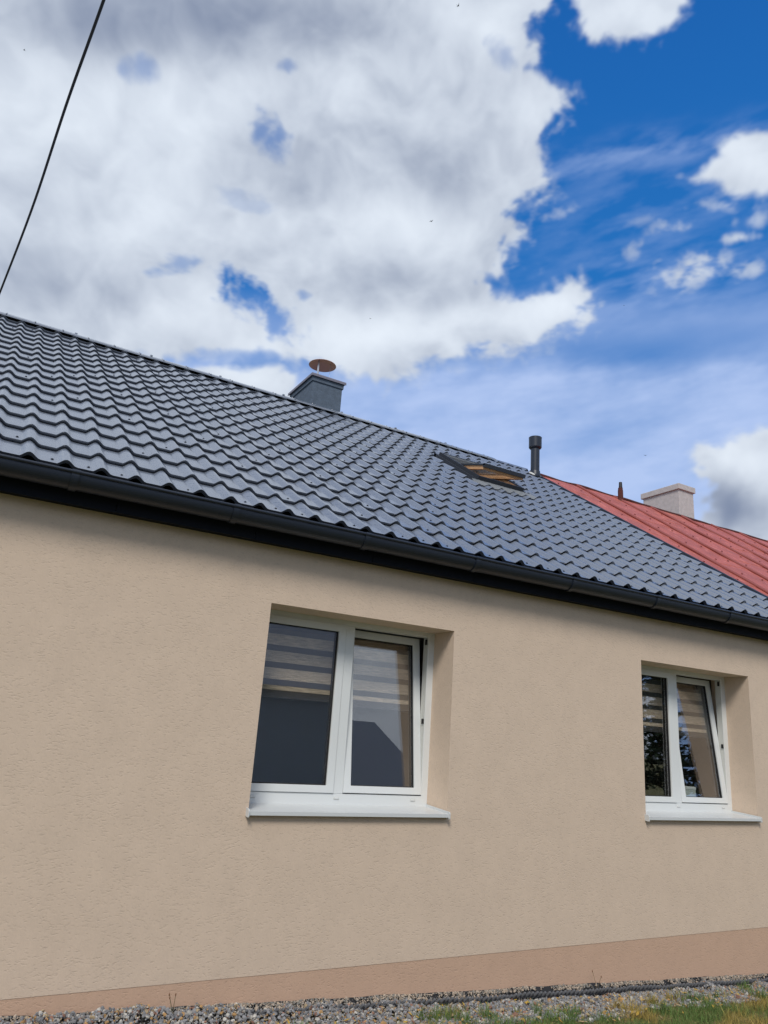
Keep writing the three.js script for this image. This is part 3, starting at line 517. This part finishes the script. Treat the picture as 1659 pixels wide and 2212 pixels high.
// ================================================================ across the yard, mirrored in the panes
{
  const ob = thing('opposite_house', 'house across the yard with a pale grey gabled roof, mirrored in the tilted pane', 'house', [0, -0.3, 0]);
  const zr = 16.2, ry = 6.35, ez = 12, ey = 3.0, x1 = 12.3, x0 = -7;
  part('wall', box(x0 + 0.3, x1 - 0.3, 0, ey + 0.2, ez + 0.4, 2 * zr - ez - 0.4), std([0.36, 0.42, 0.48], { roughness: 0.95 }), ob);
  const gs = new THREE.Shape(); gs.moveTo(ez + 0.4, ey); gs.lineTo(zr, ry - 0.15); gs.lineTo(2 * zr - ez - 0.4, ey); gs.closePath(); const gg = new THREE.ExtrudeGeometry(gs, { depth: 0.3, bevelEnabled: false }); gg.applyMatrix4(new THREE.Matrix4().set(0, 0, 1, 0, 0, 1, 0, 0, 1, 0, 0, 0, 0, 0, 0, 1));
  for (const x of [x0 + 0.3, x1 - 0.6]) part('gable_wall', gg.clone().translate(x, 0, 0), std([0.36, 0.42, 0.48], { roughness: 0.95 }), ob);
  const L = Math.hypot(zr - ez, ry - ey), ang = Math.atan2(ry - ey, zr - ez), slate = std([0.24, 0.26, 0.29], { roughness: 0.55 });
  for (const sgn of [1, -1]) { const courses = []; for (let k = 0; k < 20; k++) { const g = box(x0, x1, 0, 0.03, 0, L / 20 + 0.02); g.rotateX(0.05); g.translate(0, 0, k * L / 20); courses.push(g); } const g = merge(courses); g.rotateX(ang); g.translate(0, ry, 0); if (sgn > 0) g.rotateY(Math.PI).translate(x0 + x1, 0, 0); g.translate(0, 0, zr); part('roof_slope', g, slate, ob); }
  part('chimney', box(2, 2.6, ry - 1.2, ry + 0.9, zr + 0.3, zr + 0.9), std([0.3, 0.16, 0.12]), ob);
  part('door', box(4, 4.95, 0, 2.1, ez + 0.33, ez + 0.39), std([0.12, 0.07, 0.04]), ob);
  for (const x of [-4, 0, 10.4]) { const f = part('window', box(x, x + 1.3, 1.1, 2.4, ez + 0.33, ez + 0.39), M.pvc, ob); part('pane', box(x + 0.08, x + 1.22, 1.18, 2.32, ez + 0.31, ez + 0.328), M.gasket, f); }
}
function spruce(x, z, h, seed, label) {
  const t = thing('spruce_tree', label, 'tree', [x, slope(x) - 0.1, z], 'spruces across the yard');
  part('trunk', new THREE.CylinderGeometry(0.03, 0.2, h, 10).translate(0, h / 2, 0), std([0.09, 0.06, 0.04], { roughness: 1 }), t);
  const r = rng(seed), pos = [], col = [];
  const v = new THREE.Vector3();
  for (let k = 0; k < 420; k++) {
    const f = Math.pow(r(), 0.8), y = h * (0.06 + 0.93 * f), len = (1 - f) * h * 0.24 * (0.65 + 0.5 * r()) + 0.12, a = r() * 6.283, n = 12 + Math.floor(len * 16);
    for (let q = 0; q < n; q++) {
      const s = (q + r()) / n, bx = Math.cos(a) * len * s, bz = Math.sin(a) * len * s, by = y - 0.32 * len * s + 0.10 * len * s * s;
      const sz = 0.10 + 0.16 * r() * (1 - 0.4 * s), side = (r() - 0.5) * 2 * 0.22 * len * (1 - 0.5 * s);
      const cx = bx - Math.sin(a) * side, cz = bz + Math.cos(a) * side, cy = by - Math.abs(side) * 0.35 - r() * 0.08;
      const g = 0.55 + 0.6 * r(), base = [0.030 * g, 0.055 * g, 0.024 * g];
      for (let m = 0; m < 3; m++) { v.set(r() - 0.5, r() * 0.8 - 0.6, r() - 0.5).normalize().multiplyScalar(sz * (m === 0 ? 1.3 : 0.8)); pos.push(cx + v.x, cy + v.y, cz + v.z); col.push(...base); }
    }
  }
  const g = new THREE.BufferGeometry(); g.setAttribute('position', new THREE.Float32BufferAttribute(pos, 3)); g.setAttribute('color', new THREE.Float32BufferAttribute(col, 3)); g.computeVertexNormals();
  part('crown', g, std(0xffffff, { vertexColors: true, roughness: 1, side: THREE.DoubleSide }), t);
}
spruce(23.6, 14.2, 11.5, 41, 'tall dark spruce across the yard, mirrored in the window with the pale box');
spruce(20.6, 16.2, 9.6, 42, 'shorter dark spruce across the yard behind the tall one');

// ================================================================ cables
function cable(name, pts, r, label, group) { return single(name, new THREE.TubeGeometry(new THREE.CatmullRomCurve3(pts.map(p => new THREE.Vector3(...p))), 90, r, 8), M.cable, label, 'cable', group); }
{
  // fixed height above the eye gives the place of each sighted point; the span sags between
  const O = camera.position, h = y => y, at = (d, k) => [O.x + d[0] * k, h(O.y + d[1] * k), O.z + d[2] * k];
  const A = at([0.0039, 0.7231, -0.6907], 7.55), B = at([-0.0078, 0.6459, -0.7634], 8.44), Cc = at([-0.018, 0.5508, -0.8345], 9.85), D = at([-0.0311, 0.4601, -0.8873], 11.65);
  const ext = (p, q, k) => [p[0] + (p[0] - q[0]) * k, p[1] + (p[1] - q[1]) * k, p[2] + (p[2] - q[2]) * k];
  const e1 = ext(A, B, 3.0), e2 = ext(D, Cc, 2.5); e1[1] += 0.25; e2[1] += 0.3;
  cable('overhead_cable', [e1, A, B, Cc, D, e2], 0.0125, 'black overhead power cable crossing the sky above the ridge');
  const far = (y, z, sag) => { const p = []; for (let k = 0; k <= 12; k++) { const x = -20 + k * 4.5; p.push([x, y - sag * (1 - ((k - 6) / 6) ** 2), z]); } return p; };
  cable('street_wire', far(7.9, 10.2, 0.35), 0.02, 'lower thin street wire mirrored in the tilted pane', null);
  cable('street_wire', far(8.35, 10.5, 0.25), 0.012, 'upper thin street wire mirrored in the tilted pane', null);
}

// ================================================================ birds
{
  const O = camera.position, dirOf = (x, y) => new THREE.Vector3((x - 829.5) / FOC, -(y - 1106) / FOC, -1).applyQuaternion(camera.quaternion).normalize();
  const r = rng(4);
  for (const [x, y, d, s] of [[932, 478, 62, 1], [990, 12, 70, 1], [800, 688, 95, 0.9], [52, 108, 80, 0.9], [1348, 660, 110, 0.8], [1394, 984, 78, 1]]) {
    const p = dirOf(x, y).multiplyScalar(d).add(O), b = thing('swallow', 'tiny dark swallow gliding high above the roofs', 'bird', [p.x, p.y, p.z], 'swallows in the sky');
    b.rotation.set(0.3 * (r() - 0.5), r() * 6.28, 0.8 * (r() - 0.5)); b.scale.setScalar(s);
    part('body', new THREE.LatheGeometry([[0.001, -0.09], [0.014, -0.07], [0.024, -0.01], [0.02, 0.04], [0.014, 0.06], [0.001, 0.085]].map(a => new THREE.Vector2(...a)), 10).rotateX(Math.PI / 2), M.cable, b);
    for (const sx of [-1, 1]) { const w = new THREE.Shape(); w.moveTo(0, 0.035); w.quadraticCurveTo(0.08, 0.06, 0.19, -0.06); w.quadraticCurveTo(0.08, 0.0, 0, -0.03); w.closePath(); const g = new THREE.ExtrudeGeometry(w, { depth: 0.005, bevelEnabled: false }); g.rotateX(Math.PI / 2); if (sx < 0) g.rotateZ(Math.PI); g.rotateZ(sx * 0.25); part('wing', g, M.cable, b); }
    part('tail', new THREE.ConeGeometry(0.022, 0.09, 6).rotateX(Math.PI / 2).scale(1, 0.3, 1).translate(0, 0, -0.11), M.cable, b);
  }
}

// ================================================================ foot of the wall
const plinthFoot = x => 0.088 - 0.0465 * x + 0.006 * n2(x * 3, 5);
{
  // studded drainage sheet leaning out from under the plinth
  const dm = thing('drainage_membrane', 'black studded drainage sheet between the plinth and the gravel', 'membrane');
  const pos = [], idx = [], N = 260, x0 = -3, x1 = 8; const K = 4;
  for (let i = 0; i <= N; i++) { const x = mix(x0, x1, i / N), t = plinthFoot(x); const b = 0.012 * n2(x * 2.2, 9); [[-0.004, t + 0.004], [0.010 + b * 0.3, t - 0.014 + 0.012 * n2(x * 6, 1)], [0.055 + b, t - 0.06], [0.075 + b, t - 0.15]].forEach(([z, y]) => pos.push(x, y, z)); }
  for (let i = 0; i < N; i++) for (let k = 0; k < K - 1; k++) { const a = i * K + k; idx.push(a, a + 1, a + K, a + K, a + 1, a + K + 1); }
  const g = new THREE.BufferGeometry(); g.setAttribute('position', new THREE.Float32BufferAttribute(pos, 3)); g.setIndex(idx); g.computeVertexNormals(); part('sheet', g, std([0.02, 0.021, 0.024], { roughness: 0.85, side: THREE.DoubleSide }), dm);
  const ribs = [], r = rng(14);
  for (let x = 0.2; x < 8; x += 0.041) { const t = plinthFoot(x); const hgt = 0.105 + 0.02 * r(); const b = new THREE.CapsuleGeometry(0.0105, hgt - 0.02, 3, 6); b.rotateZ(-0.42 + 0.1 * (r() - 0.5)); b.rotateX(0.72); b.translate(x + 0.004 * r(), t - 0.048, 0.062 + 0.012 * n2(x * 2.2, 9)); ribs.push(b); }
  part('studs', merge(ribs), std([0.115, 0.12, 0.13], { roughness: 0.75 }), dm).userData.kind = 'stuff';
}
const stoneGeo = seed => { const g = new THREE.IcosahedronGeometry(1, 1), p = g.attributes.position, r = createNoise3D(rng(seed)); for (let i = 0; i < p.count; i++) { const k = 0.82 + 0.28 * r(p.getX(i) * 1.1, p.getY(i) * 1.1, p.getZ(i) * 1.1); p.setXYZ(i, p.getX(i) * k, p.getY(i) * k * 0.72, p.getZ(i) * k); } g.computeVertexNormals(); return g; };
function scatter(name, geo, mat, list) {
  const m = new THREE.InstancedMesh(geo, mat, list.length), o = new THREE.Object3D(), c = new THREE.Color();
  list.forEach((q, i) => { o.position.set(...q.p); o.rotation.set(...q.r); o.scale.set(...q.s); o.updateMatrix(); m.setMatrixAt(i, o.matrix); m.setColorAt(i, c.setRGB(...q.c)); });
  m.name = name; m.castShadow = m.receiveShadow = true; m.userData.kind = 'stuff'; scene.add(m); return m;
}
{
  const r = rng(21), stones = [], crumbs = [];
  const tint = () => { const q = r(); const k = 0.7 + 0.6 * r(); if (q < 0.62) return [0.22 * k, 0.22 * k, 0.225 * k]; if (q < 0.78) return [0.42 * k, 0.40 * k, 0.36 * k]; if (q < 0.88) return [0.34 * k, 0.26 * k, 0.16 * k]; if (q < 0.94) return [0.40 * k, 0.24 * k, 0.10 * k]; return [0.26 * k, 0.14 * k, 0.10 * k]; };
  for (let i = 0; i < 42000; i++) {
    const x = -1.6 + 9.6 * r(), edge = grassEdge(x), z = 0.03 + Math.pow(r(), 1.15) * (edge + 0.10 - 0.03), s = 0.004 + 0.011 * Math.pow(r(), 2.4);
    const heap = (sstep(3.0, 0.6, x) * 0.05 + 0.025 * n2(x * 1.4, 7) + 0.022 * n2(x * 4.3, 2) + 0.016 * n2(x * 11, 3) + 0.034) * sstep(0.26, 0.07, z) * (1 - 0.55 * (sstep(3.2, 3.7, x) * sstep(5.9, 5.3, x) + sstep(6.4, 6.7, x)));
    stones.push({ p: [x, slope(x) + heap + s * 0.25 + 0.012 * r(), z], r: [r() * 6, r() * 6, r() * 6], s: [s * (0.8 + 0.6 * r()), s * (0.8 + 0.4 * r()), s * (0.8 + 0.6 * r())], c: tint() });
  }
  for (let i = 0; i < 260; i++) { const x = -1 + 8 * r(), s = 0.015 + 0.012 * r(); stones.push({ p: [x, slope(x) + 0.012 + s * 0.4, 0.10 + r() * grassEdge(x)], r: [r() * 6, r() * 6, r() * 6], s: [s, s * 0.8, s * 1.1], c: tint() }); }
  scatter('gravel', stoneGeo(3), std(0xffffff, { roughness: 0.95 }), stones);
  for (let i = 0; i < 24000; i++) { const x = -1 + 9 * r(), t = plinthFoot(x), q = Math.pow(r(), 1.3), cl = 0.5 + 0.5 * n2(x * 2.1, 4) + 0.5 * n2(x * 11, 6); const open = (sstep(3.2, 3.7, x) * sstep(5.9, 5.3, x) + sstep(6.4, 6.7, x)); if (r() > 0.05 + cl || (q > 0.22 && r() < 0.80 * open)) continue; const s = 0.0025 + 0.009 * r() * r(); crumbs.push({ p: [x, t + 0.004 - 0.088 * q, 0.010 + 0.070 * q + 0.012 * r()], r: [r() * 6, r() * 6, r() * 6], s: [s * (1 + r()), s, s], c: r() < 0.6 ? [0.44, 0.36, 0.28] : [0.22, 0.21, 0.19] }); }
  scatter('plaster_crumbs', stoneGeo(8), std(0xffffff, { roughness: 1 }), crumbs);
  // dry leaves and twigs lying on the stones
  const lf = new THREE.BufferGeometry(); lf.setAttribute('position', new THREE.Float32BufferAttribute([-1, 0, 0, -0.2, 0.12, 0.42, 0.9, 0.05, 0.1, -0.2, 0.1, -0.4, 0.1, -0.1, 0], 3)); lf.setIndex([0, 1, 4, 1, 2, 4, 2, 3, 4, 3, 0, 4]); lf.computeVertexNormals();
  const leaves = []; for (let i = 0; i < 420; i++) { const x = -1 + 8.5 * r(), s = 0.010 + 0.016 * r(); leaves.push({ p: [x, slope(x) + 0.035, 0.08 + r() * (grassEdge(x) + 0.2)], r: [r() - 0.5, r() * 6, r() - 0.5], s: [s, s, s], c: r() < 0.5 ? [0.46, 0.30, 0.05] : [0.40, 0.30, 0.16] }); }
  scatter('dry_leaves', lf, std(0xffffff, { roughness: 0.9, side: THREE.DoubleSide }), leaves);
}
{
  // grass blades
  const pos = [], idx = [], w = [0.5, 0.42, 0.26, 0.02], hh = [0, 0.4, 0.75, 1], bend = [0, 0.05, 0.2, 0.42];
  for (let k = 0; k < 4; k++) pos.push(-w[k] * 0.035, hh[k], bend[k], w[k] * 0.035, hh[k], bend[k]);
  for (let k = 0; k < 3; k++) { const a = k * 2; idx.push(a, a + 1, a + 2, a + 1, a + 3, a + 2); }
  const g = new THREE.BufferGeometry(); g.setAttribute('position', new THREE.Float32BufferAttribute(pos, 3)); g.setIndex(idx); g.computeVertexNormals();
  const r = rng(33), list = [];
  for (let i = 0; i < 130000; i++) {
    const x = -2 + 12 * r(), z = grassEdge(x) - 0.06 + Math.pow(r(), 1.5) * 2.6, e = z - grassEdge(x);
    if (x < 1.6 && r() > 0.25 + 0.4 * sstep(0.0, 0.5, e)) continue;
    const tuft = n2(x * 3.1, z * 3.4), bare = n2(x * 1.7 + 9, z * 2.1); if (bare > 0.5 && r() > 0.25) continue; if (e < 0.05 && tuft < 0.0) continue;
    const h = (0.035 + 0.07 * r()) * (0.75 + 0.45 * tuft) * (e < 0.1 ? 1.05 : 1), dry = sstep(0.1, 0.6, n2(x * 1.1 + 4, z * 1.3 + 2) + 0.3 * (r() - 0.5) + 0.5 * sstep(4.6, 5.4, x) * sstep(0.45, 0.8, z));
    const k = 0.6 + 0.7 * r(), c = [mix(0.115, 0.36, dry) * k, mix(0.19, 0.27, dry) * k, mix(0.045, 0.07, dry) * k];
    list.push({ p: [x, slope(x) - 0.003, z], r: [(r() - 0.5) * 0.9, r() * 6.283, (r() - 0.5) * 0.9], s: [h * (0.9 + 0.8 * r()), h, h], c });
  }
  scatter('grass', g, std(0xffffff, { roughness: 0.8, side: THREE.DoubleSide }), list);
  // little weeds at the plinth
  const stalk = (name, x, z, n, hgt, label, colr) => { const t = thing(name, label, 'plant', [x, slope(x) + 0.02, z]); for (let k = 0; k < n; k++) { const a = r() * 6.28, l = hgt * (0.6 + 0.5 * r()); const c = new THREE.CatmullRomCurve3([new THREE.Vector3(0, 0, 0), new THREE.Vector3(Math.cos(a) * 0.01, l * 0.5, Math.sin(a) * 0.01), new THREE.Vector3(Math.cos(a) * 0.04, l, Math.sin(a) * 0.03)]); part('stem', new THREE.TubeGeometry(c, 8, 0.0016, 5), std(colr), t); part('seed_head', new THREE.SphereGeometry(0.004, 6, 5).scale(1, 2, 1).translate(Math.cos(a) * 0.04, l, Math.sin(a) * 0.03), std([0.2, 0.1, 0.05]), t); } };
  stalk('weed', 1.12, 0.06, 3, 0.15, 'small weed with two thin stalks against the plinth above the gravel', [0.16, 0.14, 0.06]);
  stalk('dry_stalk', 4.55, 0.07, 2, 0.20, 'single dry stalk rising before the plinth beside the grass', [0.20, 0.15, 0.08]);
}

scene.traverse(o => { if (o.isMesh) { o.castShadow = true; o.receiveShadow = true; } });
renderer.render(scene, camera);
